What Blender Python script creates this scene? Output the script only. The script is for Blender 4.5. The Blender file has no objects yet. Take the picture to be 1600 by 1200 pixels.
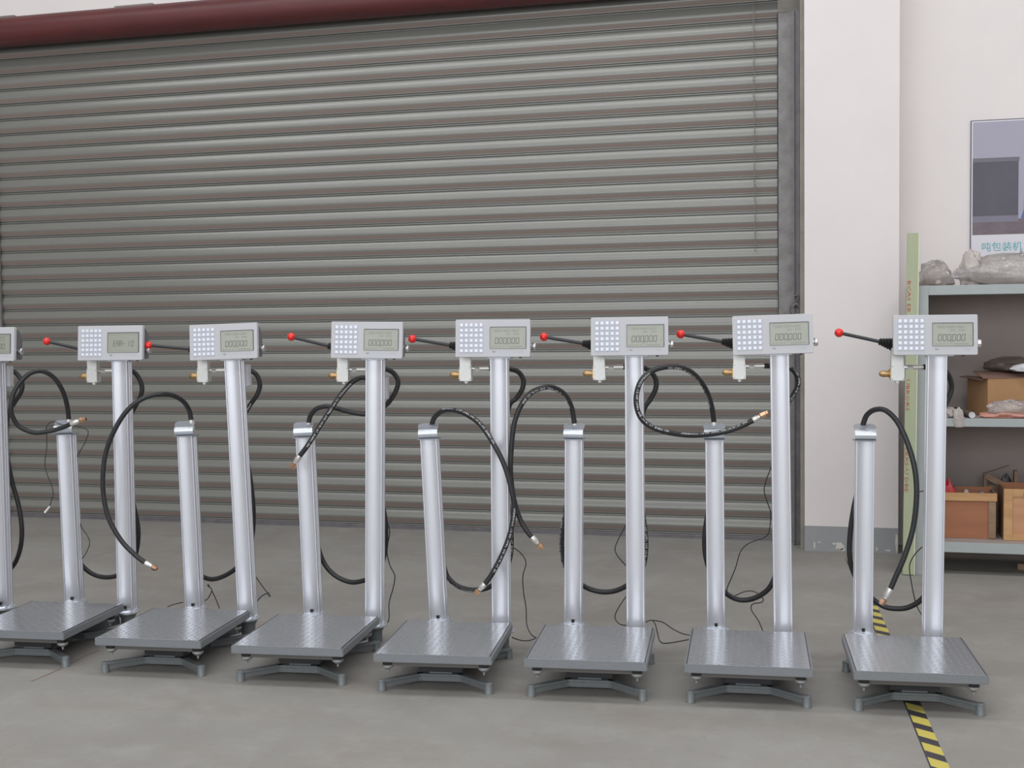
import bpy, bmesh, math, random
from mathutils import Vector, Matrix
random.seed(7)
C = bpy.context.scene.collection
PI = math.pi

# ------------------------------------------------------------------ camera
CZ = 1.5648594; FPX = 1939.3817
RX = Vector((0.96682887, 0.25503786, -0.01405804))
RY = Vector((-0.00052723, 0.05703034, 0.99837231))
RZ = Vector((0.25542447, -0.96524776, 0.05527304))
cam = bpy.data.cameras.new('camera'); cam.sensor_width = 36; cam.sensor_fit = 'HORIZONTAL'
cam.lens = FPX / 1600 * 36; cam.clip_start = 0.05; cam.clip_end = 200
co = bpy.data.objects.new('camera', cam); C.objects.link(co)
co.matrix_world = Matrix(((RX.x, RY.x, RZ.x, 0), (RX.y, RY.y, RZ.y, 0), (RX.z, RY.z, RZ.z, CZ), (0, 0, 0, 1)))
bpy.context.scene.camera = co

# ------------------------------------------------------------------ light
S = bpy.context.scene
S.view_settings.view_transform = 'Standard'; S.view_settings.look = 'None'
S.view_settings.exposure = 0.12; S.view_settings.gamma = 1; S.view_settings.use_curve_mapping = False
w = bpy.data.worlds.new('world'); S.world = w; w.use_nodes = True
bg = w.node_tree.nodes['Background']; bg.inputs[0].default_value = (0.93, 0.96, 1.0, 1); bg.inputs[1].default_value = 0.60

def area(name, loc, rot, sx, sy, power, col):
    l = bpy.data.lights.new(name, 'AREA'); l.shape = 'RECTANGLE'; l.size = sx; l.size_y = sy
    l.energy = power; l.color = col
    o = bpy.data.objects.new(name, l); C.objects.link(o); o.location = loc; o.rotation_euler = rot
    return o
area('skylight_over_row', (-1.0, 5.2, 7.2), (0, 0, 0), 15, 1.1, 290, (0.95, 0.97, 1.0))
area('skylight_front', (-1.0, 1.2, 7.2), (0, 0, 0), 15, 1.6, 300, (0.95, 0.97, 1.0))
area('daylight_from_open_gate', (-1.6, -5.6, 4.0), (PI/2-.12, 0, 0), 12, 4.0, 430, (0.94, 0.97, 1.0))

# ------------------------------------------------------------------ helpers
def ray(px, py): return -RZ + RX * ((px - 800) / FPX) + RY * ((600 - py) / FPX)
def at(px, py, Y):
    d = ray(px, py); t = Y / d.y
    return Vector((d.x * t, Y, CZ + d.z * t))
def onfloor(px, py, Z=0.0):
    d = ray(px, py); t = (Z - CZ) / d.z
    return Vector((d.x * t, d.y * t, Z))

def catmull(pts, n=8):
    P = [Vector(p) for p in pts]; P = [P[0] * 2 - P[1]] + P + [P[-1] * 2 - P[-2]]; out = []
    for i in range(1, len(P) - 2):
        a, b, c, d = P[i - 1], P[i], P[i + 1], P[i + 2]
        for k in range(n):
            t = k / n
            out.append(0.5 * ((2 * b) + (c - a) * t + (2 * a - 5 * b + 4 * c - d) * t * t + (3 * b - a - 3 * c + d) * t ** 3))
    out.append(P[-2].copy()); return out

class MB:
    def __init__(s): s.v = []; s.f = []; s.m = []; s.mi = 0
    def add(s, vs, fs):
        o = len(s.v); s.v += [Vector(v) for v in vs]; s.f += [[i + o for i in f] for f in fs]; s.m += [s.mi] * len(fs)
    def box(s, x0, x1, y0, y1, z0, z1):
        s.add([(x0,y0,z0),(x1,y0,z0),(x1,y1,z0),(x0,y1,z0),(x0,y0,z1),(x1,y0,z1),(x1,y1,z1),(x0,y1,z1)],
              [(0,3,2,1),(4,5,6,7),(0,1,5,4),(1,2,6,5),(2,3,7,6),(3,0,4,7)]); return s
    def bar(s, a, b, w, h, up=(0, 0, 1)):
        a = Vector(a); b = Vector(b); d = (b - a).normalized(); u = Vector(up); r = d.cross(u).normalized(); u = r.cross(d)
        vs = [p + r * (sx * w / 2) + u * (sz * h / 2) for p in (a, b) for sx, sz in ((-1,-1),(1,-1),(1,1),(-1,1))]
        s.add(vs, [(0,1,2,3),(7,6,5,4),(0,4,5,1),(1,5,6,2),(2,6,7,3),(3,7,4,0)]); return s
    def cyl(s, a, b, r, r2=None, n=16, caps=True):
        a = Vector(a); b = Vector(b); r2 = r if r2 is None else r2
        d = (b - a).normalized(); t = Vector((0,0,1)) if abs(d.z) < .9 else Vector((1,0,0)); u = d.cross(t).normalized(); v = d.cross(u)
        vs = [a + (u * math.cos(2*PI*i/n) + v * math.sin(2*PI*i/n)) * r for i in range(n)]
        vs += [b + (u * math.cos(2*PI*i/n) + v * math.sin(2*PI*i/n)) * r2 for i in range(n)]
        fs = [(i, (i+1) % n, n + (i+1) % n, n + i) for i in range(n)]
        if caps: fs += [tuple(range(n-1, -1, -1)), tuple(range(n, 2*n))]
        s.add(vs, fs); return s
    def lathe(s, prof, axis_o, axis_d, n=16):
        o = Vector(axis_o); d = Vector(axis_d).normalized(); t = Vector((0,0,1)) if abs(d.z) < .9 else Vector((1,0,0))
        u = d.cross(t).normalized(); v = d.cross(u); vs = []; fs = []
        for r, h in prof:
            for i in range(n): vs.append(o + d*h + (u*math.cos(2*PI*i/n) + v*math.sin(2*PI*i/n)) * max(r, 1e-5))
        for k in range(len(prof) - 1):
            for i in range(n): fs.append((k*n+i, k*n+(i+1)%n, (k+1)*n+(i+1)%n, (k+1)*n+i))
        fs += [tuple(range(n-1,-1,-1)), tuple(range((len(prof)-1)*n, len(prof)*n))]
        s.add(vs, fs); return s
    def prism(s, poly, z0, z1, axis='z'):
        n = len(poly)
        mp = {'z': lambda p, h: (p[0], p[1], h), 'x': lambda p, h: (h, p[0], p[1]), 'y': lambda p, h: (p[0], h, p[1])}[axis]
        s.add([mp(p, z0) for p in poly] + [mp(p, z1) for p in poly],
              [(i, (i+1) % n, n+(i+1) % n, n+i) for i in range(n)] + [tuple(range(n-1,-1,-1)), tuple(range(n, 2*n))]); return s
    def tube(s, P, r, n=10):
        s.frames = frames(P); vs = []; fs = []
        for p, d, u, v in s.frames:
            for i in range(n): vs.append(p + (u*math.cos(2*PI*i/n) + v*math.sin(2*PI*i/n)) * r)
        m = len(s.frames)
        for k in range(m-1):
            for i in range(n): fs.append((k*n+i, k*n+(i+1)%n, (k+1)*n+(i+1)%n, (k+1)*n+i))
        fs += [tuple(range(n-1,-1,-1)), tuple(range((m-1)*n, m*n))]
        s.add(vs, fs); return s
    def mesh(s, name, mats, smooth=False, bevel=0, seg=2):
        me = bpy.data.meshes.new(name); me.from_pydata([tuple(v) for v in s.v], [], s.f)
        for i, k in enumerate(s.m): me.polygons[i].material_index = k
        for m in (mats if isinstance(mats, (list, tuple)) else [mats]): me.materials.append(m)
        bm = bmesh.new(); bm.from_mesh(me)
        bmesh.ops.recalc_face_normals(bm, faces=bm.faces[:])
        if bevel: bmesh.ops.bevel(bm, geom=bm.edges[:] , offset=bevel, segments=seg, affect='EDGES', clamp_overlap=True)
        bm.to_mesh(me); bm.free()
        if smooth:
            for p in me.polygons: p.use_smooth = True
            try: me.set_sharp_from_angle(angle=math.radians(38))
            except Exception: pass
        return me
    def build(s, name, mats, parent=None, smooth=False, bevel=0, seg=2):
        return link(name, s.mesh(name, mats, smooth, bevel, seg), parent)

def frames(P):
    out = []; u = None
    for i, p in enumerate(P):
        d = (P[min(i+1, len(P)-1)] - P[max(i-1, 0)]).normalized()
        if u is None:
            t = Vector((0, -1, 0)) if abs(d.y) < .9 else Vector((0, 0, 1)); u = (t - d * t.dot(d)).normalized()
        else: u = (u - d * u.dot(d)).normalized()
        out.append((p, d, u, d.cross(u)))
    return out

def link(name, me, parent=None):
    o = bpy.data.objects.new(name, me); C.objects.link(o)
    if parent: o.parent = parent
    return o
def thing(name, label, cat, loc=(0,0,0), rz=0, group=None):
    o = bpy.data.objects.new(name, None); C.objects.link(o); o.location = loc; o.rotation_euler = (0,0,rz); o.empty_display_size = .1
    return tag(o, label, cat, group)
def tag(o, label=None, cat=None, group=None, kind=None):
    if label: o['label'] = label
    if cat: o['category'] = cat
    if group: o['group'] = group
    if kind: o['kind'] = kind
    return o

# ------------------------------------------------------------------ materials
def mat(name, col, rough=.5, metal=0, noise=None, bump=None, spec=None, stretch=None, trans=0, alpha=1, coat=0):
    """noise=(scale, amount, second colour); bump=(scale, strength)"""
    m = bpy.data.materials.new(name); m.use_nodes = True; nt = m.node_tree; b = nt.nodes['Principled BSDF']
    b.inputs['Base Color'].default_value = (*col, 1); b.inputs['Roughness'].default_value = rough; b.inputs['Metallic'].default_value = metal
    if spec is not None: b.inputs['Specular IOR Level'].default_value = spec
    if trans: b.inputs['Transmission Weight'].default_value = trans
    if coat: b.inputs['Coat Weight'].default_value = coat
    b.inputs['Alpha'].default_value = alpha
    tc = nt.nodes.new('ShaderNodeTexCoord'); mp = nt.nodes.new('ShaderNodeMapping')
    nt.links.new(tc.outputs['Object'], mp.inputs[0])
    if stretch: mp.inputs['Scale'].default_value = stretch
    if noise:
        n = nt.nodes.new('ShaderNodeTexNoise'); n.inputs['Scale'].default_value = noise[0]; n.inputs['Detail'].default_value = 6
        n.inputs['Roughness'].default_value = .6
        nt.links.new(mp.outputs[0], n.inputs['Vector'])
        r = nt.nodes.new('ShaderNodeMapRange'); r.inputs[1].default_value = .35; r.inputs[2].default_value = .65; r.inputs[4].default_value = noise[1]
        nt.links.new(n.outputs[0], r.inputs[0])
        x = nt.nodes.new('ShaderNodeMix'); x.data_type = 'RGBA'; x.inputs[6].default_value = (*col, 1); x.inputs[7].default_value = (*noise[2], 1)
        nt.links.new(r.outputs[0], x.inputs[0]); nt.links.new(x.outputs[2], b.inputs['Base Color'])
    if bump:
        n2 = nt.nodes.new('ShaderNodeTexNoise'); n2.inputs['Scale'].default_value = bump[0]; n2.inputs['Detail'].default_value = 3
        nt.links.new(mp.outputs[0], n2.inputs['Vector'])
        bp = nt.nodes.new('ShaderNodeBump'); bp.inputs['Strength'].default_value = bump[1]; bp.inputs['Distance'].default_value = .01
        nt.links.new(n2.outputs[0], bp.inputs['Height']); nt.links.new(bp.outputs[0], b.inputs['Normal'])
    return m

def floor_material():
    m = mat('concrete', (.315,.301,.277), .60, noise=(1.3, 1, (.258,.244,.224)))
    nt = m.node_tree; b = nt.nodes['Principled BSDF']
    old = b.inputs['Base Color'].links[0].from_socket
    tc = nt.nodes.new('ShaderNodeTexCoord')
    def N(scale, lo, hi, st=(1,1,1), detail=8):
        mp = nt.nodes.new('ShaderNodeMapping'); mp.inputs['Scale'].default_value = st; nt.links.new(tc.outputs['Object'], mp.inputs[0])
        n = nt.nodes.new('ShaderNodeTexNoise'); n.inputs['Scale'].default_value = scale; n.inputs['Detail'].default_value = detail; n.inputs['Roughness'].default_value = .65
        nt.links.new(mp.outputs[0], n.inputs['Vector'])
        r = nt.nodes.new('ShaderNodeMapRange'); r.inputs[1].default_value = lo; r.inputs[2].default_value = hi; nt.links.new(n.outputs[0], r.inputs[0]); return r.outputs[0]
    def mix(fac, a, c, k):
        mu = nt.nodes.new('ShaderNodeMath'); mu.operation = 'MULTIPLY'; mu.inputs[1].default_value = k; nt.links.new(fac, mu.inputs[0])
        x = nt.nodes.new('ShaderNodeMix'); x.data_type = 'RGBA'; x.inputs[7].default_value = (*c, 1)
        nt.links.new(mu.outputs[0], x.inputs[0]); nt.links.new(a, x.inputs[6]); return x.outputs[2]
    c = mix(N(.9, .52, .75, (1,2.2,1)), old, (.205,.150,.132), .5)
    c = mix(N(5, .5, .8), c, (.39,.38,.35), .6)
    c = mix(N(22, .55, .8), c, (.19,.18,.168), .5)
    c = mix(N(160, .4, .7), c, (.25,.24,.22), .5)
    nt.links.new(c, b.inputs['Base Color'])
    return m

def tread_material():
    m = mat('tread_plate_paint', (.40,.415,.44), .20, .5, noise=(40,.4,(.36,.375,.40)))
    nt = m.node_tree; b = nt.nodes['Principled BSDF']
    tc = nt.nodes.new('ShaderNodeTexCoord'); sp = nt.nodes.new('ShaderNodeSeparateXYZ'); nt.links.new(tc.outputs['Object'], sp.inputs[0])
    def M(op, a, bb=None, c=None):
        n = nt.nodes.new('ShaderNodeMath'); n.operation = op
        for i, q in enumerate((a, bb, c)):
            if q is None: continue
            if isinstance(q, (int, float)): n.inputs[i].default_value = q
            else: nt.links.new(q, n.inputs[i])
        return n.outputs[0]
    # raised ovals alternating at +-45 degrees in 24 mm cells
    c = .026
    X = M('DIVIDE', sp.outputs[0], c); Y = M('DIVIDE', sp.outputs[1], c)
    fx = M('SUBTRACT', M('FRACT', X), .5); fy = M('SUBTRACT', M('FRACT', Y), .5)
    par = M('FLOORED_MODULO', M('ADD', M('FLOOR', X), M('FLOOR', Y)), 2)
    u = M('ADD', fx, fy); v = M('SUBTRACT', fx, fy)
    uu = M('MULTIPLY', u, u); vv = M('MULTIPLY', v, v); ip = M('SUBTRACT', 1, par)
    A_ = M('ADD', M('MULTIPLY', uu, par), M('MULTIPLY', vv, ip)); B_ = M('ADD', M('MULTIPLY', vv, par), M('MULTIPLY', uu, ip))
    h = M('MAXIMUM', M('SUBTRACT', 1, M('ADD', M('MULTIPLY', A_, 2.2), M('MULTIPLY', B_, 28))), 0)
    bp = nt.nodes.new('ShaderNodeBump'); bp.inputs['Strength'].default_value = .55; bp.inputs['Distance'].default_value = .0015
    nt.links.new(h, bp.inputs['Height']); nt.links.new(bp.outputs[0], b.inputs['Normal'])
    return m

def wood(name, a, b_, sc=3.0, rough=.6):
    m = mat(name, a, rough, noise=(sc, 1, b_), stretch=(1, 8, 9))
    return m

M = dict(
    floor=floor_material(),
    wall=mat('white_wall_paint', (.80,.745,.728), .8, noise=(2.5,.35,(.74,.69,.685)), bump=(60,.06)),
    wall_blue=mat('grey_skirting_paint', (.31,.32,.325), .6, noise=(30,.35,(.35,.355,.36))),
    chip=mat('bare_plaster_chip', (.62,.59,.55), .9),
    reveal=mat('reveal_render', (.22,.21,.175), .8, noise=(9,.8,(.3,.28,.24))),
    ceiling=mat('ceiling_sheet', (.45,.45,.44), .7),
    slat=mat('shutter_slat_paint', (.245,.243,.224), .30, .2, noise=(2.2,.5,(.22,.22,.20)), bump=(5,.04), stretch=(.5,1,4)),
    slat2=mat('shutter_slat_reflected_brown', (.270,.210,.186), .34, .15, noise=(2.2,.5,(.245,.195,.17)), bump=(5,.04), stretch=(.5,1,4)),
    rail=mat('galvanised_guide', (.27,.255,.25), .55, .25, noise=(14,.9,(.19,.18,.175))),
    rail2=mat('galvanised_guide_dark', (.22,.205,.215), .5, .3, noise=(10,.8,(.15,.14,.15))),
    red_oxide=mat('red_oxide_paint', (.125,.026,.026), .45, noise=(5,.8,(.085,.022,.024)), stretch=(.5,3,3)),
    lintel=mat('lintel_metal', (.26,.24,.21), .5, .2, noise=(20,.6,(.19,.17,.15))),
    alu=mat('anodised_aluminium', (.78,.79,.845), .36, .6, noise=(50,.25,(.73,.74,.80)), stretch=(1,1,.05)),
    alu_blk=mat('machined_aluminium', (.76,.76,.74), .42, .45, noise=(60,.4,(.64,.64,.61))),
    sheet=mat('brushed_sheet', (.70,.74,.80), .33, .65),
    sheet_dk=mat('dull_steel_plate', (.36,.38,.42), .45, .6),
    tread=tread_material(),
    tray=mat('platform_edge_paint', (.255,.268,.285), .38, .25, noise=(60,.4,(.225,.237,.25)), bump=(120,.08)),
    cast=mat('base_casting_paint', (.19,.205,.21), .45, .15, noise=(40,.5,(.155,.168,.17)), bump=(80,.1)),
    under=mat('under_frame_steel', (.16,.15,.14), .6, .2),
    under_cup=mat('cup_zinc', (.42,.43,.43), .4, .5),
    rubber=mat('black_rubber', (.012,.012,.013), .5),
    hose=mat('hose_rubber', (.018,.018,.02), .42, noise=(60,.5,(.028,.028,.03))),
    chrome=mat('chrome', (.8,.8,.8), .18, 1),
    ferrule=mat('zinc_ferrule', (.75,.72,.68), .35, .7),
    brass=mat('brass', (.50,.33,.16), .35, .9),
    copper=mat('coppery_nut', (.62,.38,.24), .3, .9),
    bezel=mat('indicator_grey', (.55,.55,.575), .45, noise=(200,.1,(.5,.5,.53))),
    housing=mat('indicator_housing', (.20,.20,.215), .42, .35),
    key=mat('key_white', (.80,.83,.92), .25),
    keybed=mat('keypad_bed', (.48,.49,.54), .4),
    lcd=mat('lcd_glass', (.335,.345,.285), .2),
    lcd_line=mat('lcd_bezel', (.03,.03,.04), .4),
    seg=mat('lcd_segment', (.03,.033,.03), .4),
    seg2=mat('lcd_faint_segment', (.20,.21,.17), .4),
    red=mat('red_plastic_ball', (.78,.018,.012), .22, coat=.4),
    print=mat('white_hose_print', (.90,.90,.90), .6),
    cord=mat('cord_black', (.025,.025,.03), .5),
    whitep=mat('white_plastic', (.8,.8,.8), .4),
    yellow=mat('tape_yellow', (.60,.50,.10), .55, noise=(25,.4,(.5,.42,.12))),
    tblack=mat('tape_black', (.04,.035,.045), .55, noise=(25,.4,(.08,.075,.08))),
    redchalk=mat('red_floor_line', (.24,.14,.135), .8, noise=(30,1,(.20,.165,.15))),
    rack=mat('rack_paint', (.40,.435,.43), .5, noise=(20,.4,(.36,.39,.385))),
    rack_back=mat('rack_back_panel', (.34,.29,.27), .8, noise=(12,.4,(.37,.32,.30))),
    rack_top=mat('rack_shelf_dusty', (.34,.285,.265), .75, noise=(12,.5,(.38,.33,.30))),
    board=mat('pale_green_board', (.42,.46,.30), .6, noise=(6,.6,(.36,.40,.27)), stretch=(6,6,1)),
    board_edge=mat('board_edge', (.68,.66,.50), .6),
    redprint=mat('red_lettering', (.45,.05,.05), .6),
    card=mat('cardboard', (.43,.245,.12), .8, noise=(25,.4,(.38,.215,.10))),
    card_dk=mat('cardboard_inside', (.22,.13,.10), .8),
    ply=wood('crate_plywood', (.40,.165,.08), (.34,.14,.07), 2),
    pine=wood('pine_batten', (.60,.36,.17), (.50,.27,.12), 3),
    pine2=wood('grey_pine', (.33,.22,.14), (.25,.16,.10), 3),
    drawer=wood('drawer_face', (.50,.25,.13), (.60,.33,.18), 2),
    film=mat('plastic_film', (.80,.74,.71), .14, trans=.35, bump=(18,.9), noise=(9,.7,(.55,.48,.43))),
    film2=mat('plastic_film_thin', (.85,.82,.80), .10, trans=.75, bump=(22,.9)),
    wrap=mat('wrapped_parts', (.50,.43,.39), .6, noise=(12,1,(.70,.64,.60)), bump=(20,.6)),
    pinkbag=mat('pink_parts', (.50,.20,.15), .5, noise=(25,.7,(.62,.34,.28)), bump=(30,.6)),
    darkbag=mat('dark_sack', (.11,.085,.07), .7, noise=(9,.6,(.18,.15,.12))),
    whitebag=mat('white_sack', (.60,.60,.62), .5),
    redbag=mat('red_plastic', (.62,.03,.04), .4),
    greyp=mat('grey_part', (.30,.34,.38), .4, .3),
    blackp=mat('black_part', (.03,.03,.035), .4),
    teal=mat('teal_caption', (.10,.42,.45), .6),
    poster_white=mat('poster_white', (.70,.68,.73), .45),
    p_wall=mat('poster_photo_wall', (.36,.345,.43), .4, noise=(2,.4,(.40,.385,.47))),
    p_dark=mat('poster_photo_door', (.072,.066,.088), .4, noise=(2.5,.7,(.10,.09,.115))),
    p_floor=mat('poster_photo_floor', (.135,.10,.12), .4, noise=(7,.8,(.19,.15,.17)), stretch=(1,1,3)),
    p_mid=mat('poster_photo_step', (.20,.185,.25), .4, noise=(7,.6,(.17,.15,.2))),
    p_frame=mat('poster_photo_lintel', (.14,.14,.17), .4),
    p_blue=mat('poster_photo_blue', (.09,.14,.38), .4),
    p_edge=mat('poster_edge', (.12,.11,.14), .5),
    chain=mat('chain_steel', (.33,.30,.25), .5, .5),
)

# ------------------------------------------------------------------ the setting
YW = 8.60           # plane of shutter and back wall
b = MB().box(-14, 9, -7, 9.2, -.2, 0); tag(b.build('floor', M['floor']), kind='structure', label='grey stained concrete floor')
# back wall around the shutter opening
b = MB(); b.box(-14, -6.62, YW, YW+.3, 0, 7.5); b.box(-6.62, -.235, YW, YW+.3, 3.93, 7.5); b.box(-.235, 9, YW, YW+.3, 0, 7.5)
tag(b.build('wall_back', M['wall']), kind='structure')
b = MB().box(-14.3, -14, -7, 9.2, 0, 7.5); tag(b.build('wall_left', M['wall']), kind='structure')
b = MB().box(9, 9.3, -7, 9.2, 0, 7.5); tag(b.build('wall_right', M['wall']), kind='structure')
b = MB().box(-14.3, 9.3, -7, 9.2, 7.5, 7.7); tag(b.build('ceiling', M['ceiling']), kind='structure')
# pier beside the shutter, with painted band
pz = .165
b = MB().box(-.222, .362, 8.27, YW-.001, pz, 7.5); pier = tag(b.build('wall_pier', M['wall']), kind='structure')
def ragged(n, x0, x1, z0, z1, amp, seed):
    r = random.Random(seed); return [(x0+(x1-x0)*i/n, z0 if i in (0,n) else z0) for i in range(n+1)]
b = MB().box(-.2225, .3625, 8.2685, YW-.001, 0, pz); tag(b.build('baseboard_pier', M['wall_blue']), kind='structure')
def blob(cx, cz, rx, rz, seed, Y0, th=.0012):
    r = random.Random(seed); n = 14
    poly = [(cx+math.cos(2*PI*i/n)*rx*r.uniform(.55,1.1), cz+math.sin(2*PI*i/n)*rz*r.uniform(.55,1.1)) for i in range(n)]
    return MB().prism(poly, Y0-th, Y0+.001, 'y')
for i, (x, z, rx, rz) in enumerate([(.0,.038,.035,.028),(-.035,.052,.018,.008),(-.16,.035,.007,.03),(.36,.05,.012,.07),(.23,.028,.008,.012),(.02,.012,.02,.01),(-.13,.058,.01,.005),(.30,.02,.02,.007)]):
    blob(x if x < .35 else .352, max(z, rz+.004), rx if x < .35 else .009, rz, 30+i, 8.2685).build('paint_chip', M['chip'], bpy.data.objects['baseboard_pier'])
# reveal strip left of the pier (bare render edge)
b = MB().box(-.250, -.2225, 8.30, YW-.001, 0, 7.5); tag(b.build('trim_1', M['reveal']), kind='structure', label='bare grey edge of the pier beside the shutter')

# roller shutter
door = MB().box(-6.62, -.235, YW+.035, YW+.05, 0, 3.93).build('door_1', M['blackp']); tag(door, kind='structure', label='closed grey roller shutter of horizontal slats')
pitch = .1160; z0 = .030
prof = []   # (y, z) : big convex curve with a narrow rib between grooves at the bottom
zz = pitch
na = 12
prof += [(-.004, .0), (-.0085, .0015), (-.0085, .0050), (-.0050, .0080), (.012, .0084), (.012, .0146), (-.0060, .0150), (-.0068, .0160), (-.0066, .0195)]
prof += [(-.0072,.0210),(-.0115,.0330),(-.0155,.0455),(-.0178,.0530),(-.0185,.0585),(-.0178,.0650),(-.0155,.0745),(-.0120,.0850),(-.0080,.0950),(-.0045,.1040),(-.0010,.1090),(.0010,.1140)]
poly = prof + [(.0012, pitch-.0004), (.014, pitch-.0004), (.014, 0)]
slb = MB().prism(poly, -6.56, -.394, 'x')
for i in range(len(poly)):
    if .0205 <= (poly[i][1]+poly[(i+1) % len(poly)][1])/2 < .046 and poly[i][0] < 0: slb.m[i] = 1     # brown floor reflection painted into the flank below the crown
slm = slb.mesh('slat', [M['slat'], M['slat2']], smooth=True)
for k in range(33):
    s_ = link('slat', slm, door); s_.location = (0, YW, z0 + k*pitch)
b = MB(); b.box(-6.56, -.375, YW-.022, YW+.012, .0, .012); b.box(-6.56, -.375, YW-.012, YW+.012, .012, .029)
b.build('bottom_bar', M['rail2'], door, bevel=.002)
# guides
def guide(x0, x1, name='guide_rail'):
    b = MB(); b.box(x0, x1, YW-.045, YW-.020, 0, 3.545); b.box(x0, x0+.008, YW-.045, YW-.0, 0, 3.545)
    return b.build(name, M['rail'], door, bevel=.002)
guide(-.405, -.300)
guide(-6.60, -6.475)
b = MB(); b.box(-.298, -.255, YW-.13, YW-.02, 0, 3.535); b.box(-.298, -.290, YW-.16, YW-.13, 0, 3.535)
b.build('side_channel', M['rail2'], door, bevel=.003)
b = MB(); b.prism([(-.400, 3.550), (-.2505, 3.540), (-.2505, 3.92), (-.43, 3.92), (-.405, 3.64)], YW-.028, YW+.03, 'y')
b.build('end_bracket', M['lintel'], door, bevel=.004)
# roller drum and lintel strip with its tabs
b = MB(); n = 32
b.cyl((-6.75, YW-.14, 3.815), (-.27, YW-.14, 3.815), .112, n=36)
b.build('roller_drum', M['red_oxide'], door, smooth=True)
lint = MB().box(-6.9, -.235, YW-.05, YW-.002, 3.925, 3.955).build('trim_2', M['lintel']); tag(lint, kind='structure', label='metal strip along the top of the red shutter drum')
for x in (-8.0, -6.35, -5.15, -3.95):
    if x < -6.9: continue
    b = MB().box(x-.16, x+.16, YW-.14, YW-.05, 3.928, 3.942); b.cyl((x, YW-.10, 3.94), (x, YW-.10, 3.952), .008, n=6)
    b.build('drum_tab', M['lintel'], lint)
# wire latch on the guide
b = MB(); P = [at(1241, 463, YW-.16), at(1249, 461, YW-.18), at(1246, 468, YW-.2), at(1238, 475, YW-.2), at(1234, 484, YW-.19), at(1236, 492, YW-.18)]
b.tube(catmull(P, 4), .006, 6); P2 = [at(1238, 480, YW-.2), at(1244, 475, YW-.2), at(1252, 482, YW-.2), at(1255, 492, YW-.19)]
b.tube(catmull(P2, 4), .010, 6)
b.build('latch', M['rail2'], door, smooth=True)

# chain in front of the shutter
ch = thing('pull_chain', 'thin steel pull chain hanging in front of the shutter near its right guide', 'chain', at(1180, 392, YW-.07))
lk = MB(); P = [Vector((math.cos(a)*.0045, 0, math.sin(a)*.018)) for a in [2*PI*i/8 for i in range(9)]]; lk.tube(P, .0017, 4)
lkm = lk.mesh('chain_link', M['chain'])
top = at(1177, -8, YW-.07); bot = at(1180, 392, YW-.07); nlk = 66
for i in range(nlk):
    o = link('chain_link', lkm, ch); t = (i+.5)/nlk; o.location = (bot*(1-t)+top*t) - bot; o.location.x += .003*math.sin(i*1.7); o.rotation_euler = (0, .0, PI/2*(i % 2)+.3)

# floor markings
tp = thing('hazard_tape', 'yellow and black striped floor tape under the rightmost scale', 'tape', (0,0,0))
a0 = Vector((.045, 8.20, 0)); a1 = Vector((.3396, 4.33, 0))
q0 = onfloor(1330, 873); q1 = onfloor(1470, 1200); dirn = (q1 - q0).normalized(); a0 = q0 - dirn*.0; a1 = q1 + dirn*.6
side = Vector((dirn.y, -dirn.x, 0)); L = (a1-a0).length; W2 = .030; pt = .155
def clip_quad(s0, s1, sk, m, nm):
    # skewed stripe: left edge at s, right edge at s+sk
    p = [a0+dirn*s0+side*W2, a0+dirn*s1+side*W2, a0+dirn*(s1+sk)-side*W2, a0+dirn*(s0+sk)-side*W2]
    b = MB(); z = .0006 if m == 'tblack' else .0008
    b.add([v+Vector((0,0,.00005)) for v in p]+[v+Vector((0,0,z)) for v in p], [(3,2,1,0),(4,5,6,7),(0,1,5,4),(1,2,6,5),(2,3,7,6),(3,0,4,7)])
    return b.build(nm, M[m], tp)
k = 0; s0 = 0
while s0 < L:
    clip_quad(s0, s0+pt*.56, .050, 'yellow', 'yellow_stripe'); clip_quad(s0+pt*.56, s0+pt, .050, 'tblack', 'black_stripe'); s0 += pt
b = MB(); p = [a0+side*(W2+.006), a1+side*(W2+.006), a1+side*W2, a0+side*W2]
b.add([v+Vector((0,0,.00005)) for v in p]+[v+Vector((0,0,.0006)) for v in p], [(3,2,1,0),(4,5,6,7),(0,1,5,4),(1,2,6,5),(2,3,7,6),(3,0,4,7)]); b.build('black_border', M['tblack'], tp)
# faint red line near the leftmost platforms
fl = bpy.data.objects['floor']
P = [onfloor(*q) for q in ((48,1065),(75,1054),(105,1040),(130,1026),(156,1016))]
b = MB()
for p, q in zip(P, P[1:]):
    d = (q-p).normalized(); s = Vector((-d.y,d.x,0))*.006
    b.add([p-s+Vector((0,0,.0004)), p+s+Vector((0,0,.0004)), q+s+Vector((0,0,.0004)), q-s+Vector((0,0,.0004))], [(0,1,2,3)])
b.build('red_line', M['redchalk'], fl)

# ------------------------------------------------------------------ text helpers
def text_mesh(s, size, ext=.0003, align='LEFT', shear=0):
    cu = bpy.data.curves.new('t', 'FONT'); cu.body = s; cu.size = size; cu.extrude = ext; cu.align_x = align; cu.shear = shear; cu.resolution_u = 1
    o = bpy.data.objects.new('t', cu); C.objects.link(o)
    bpy.context.view_layer.update()
    me = bpy.data.meshes.new_from_object(o.evaluated_get(bpy.context.evaluated_depsgraph_get()))
    bpy.data.objects.remove(o); bpy.data.curves.remove(cu)
    vs = [v.co.copy() for v in me.vertices]; fs = [list(p.vertices) for p in me.polygons]
    bpy.data.meshes.remove(me); return vs, fs
HT = text_mesh('HYDRAULIC  1/2 WP 16MPa  SAE 100 R1 AT  EN853 1SN', .015, 0, 'LEFT')
HTL = max(v.x for v in HT[0])

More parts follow.
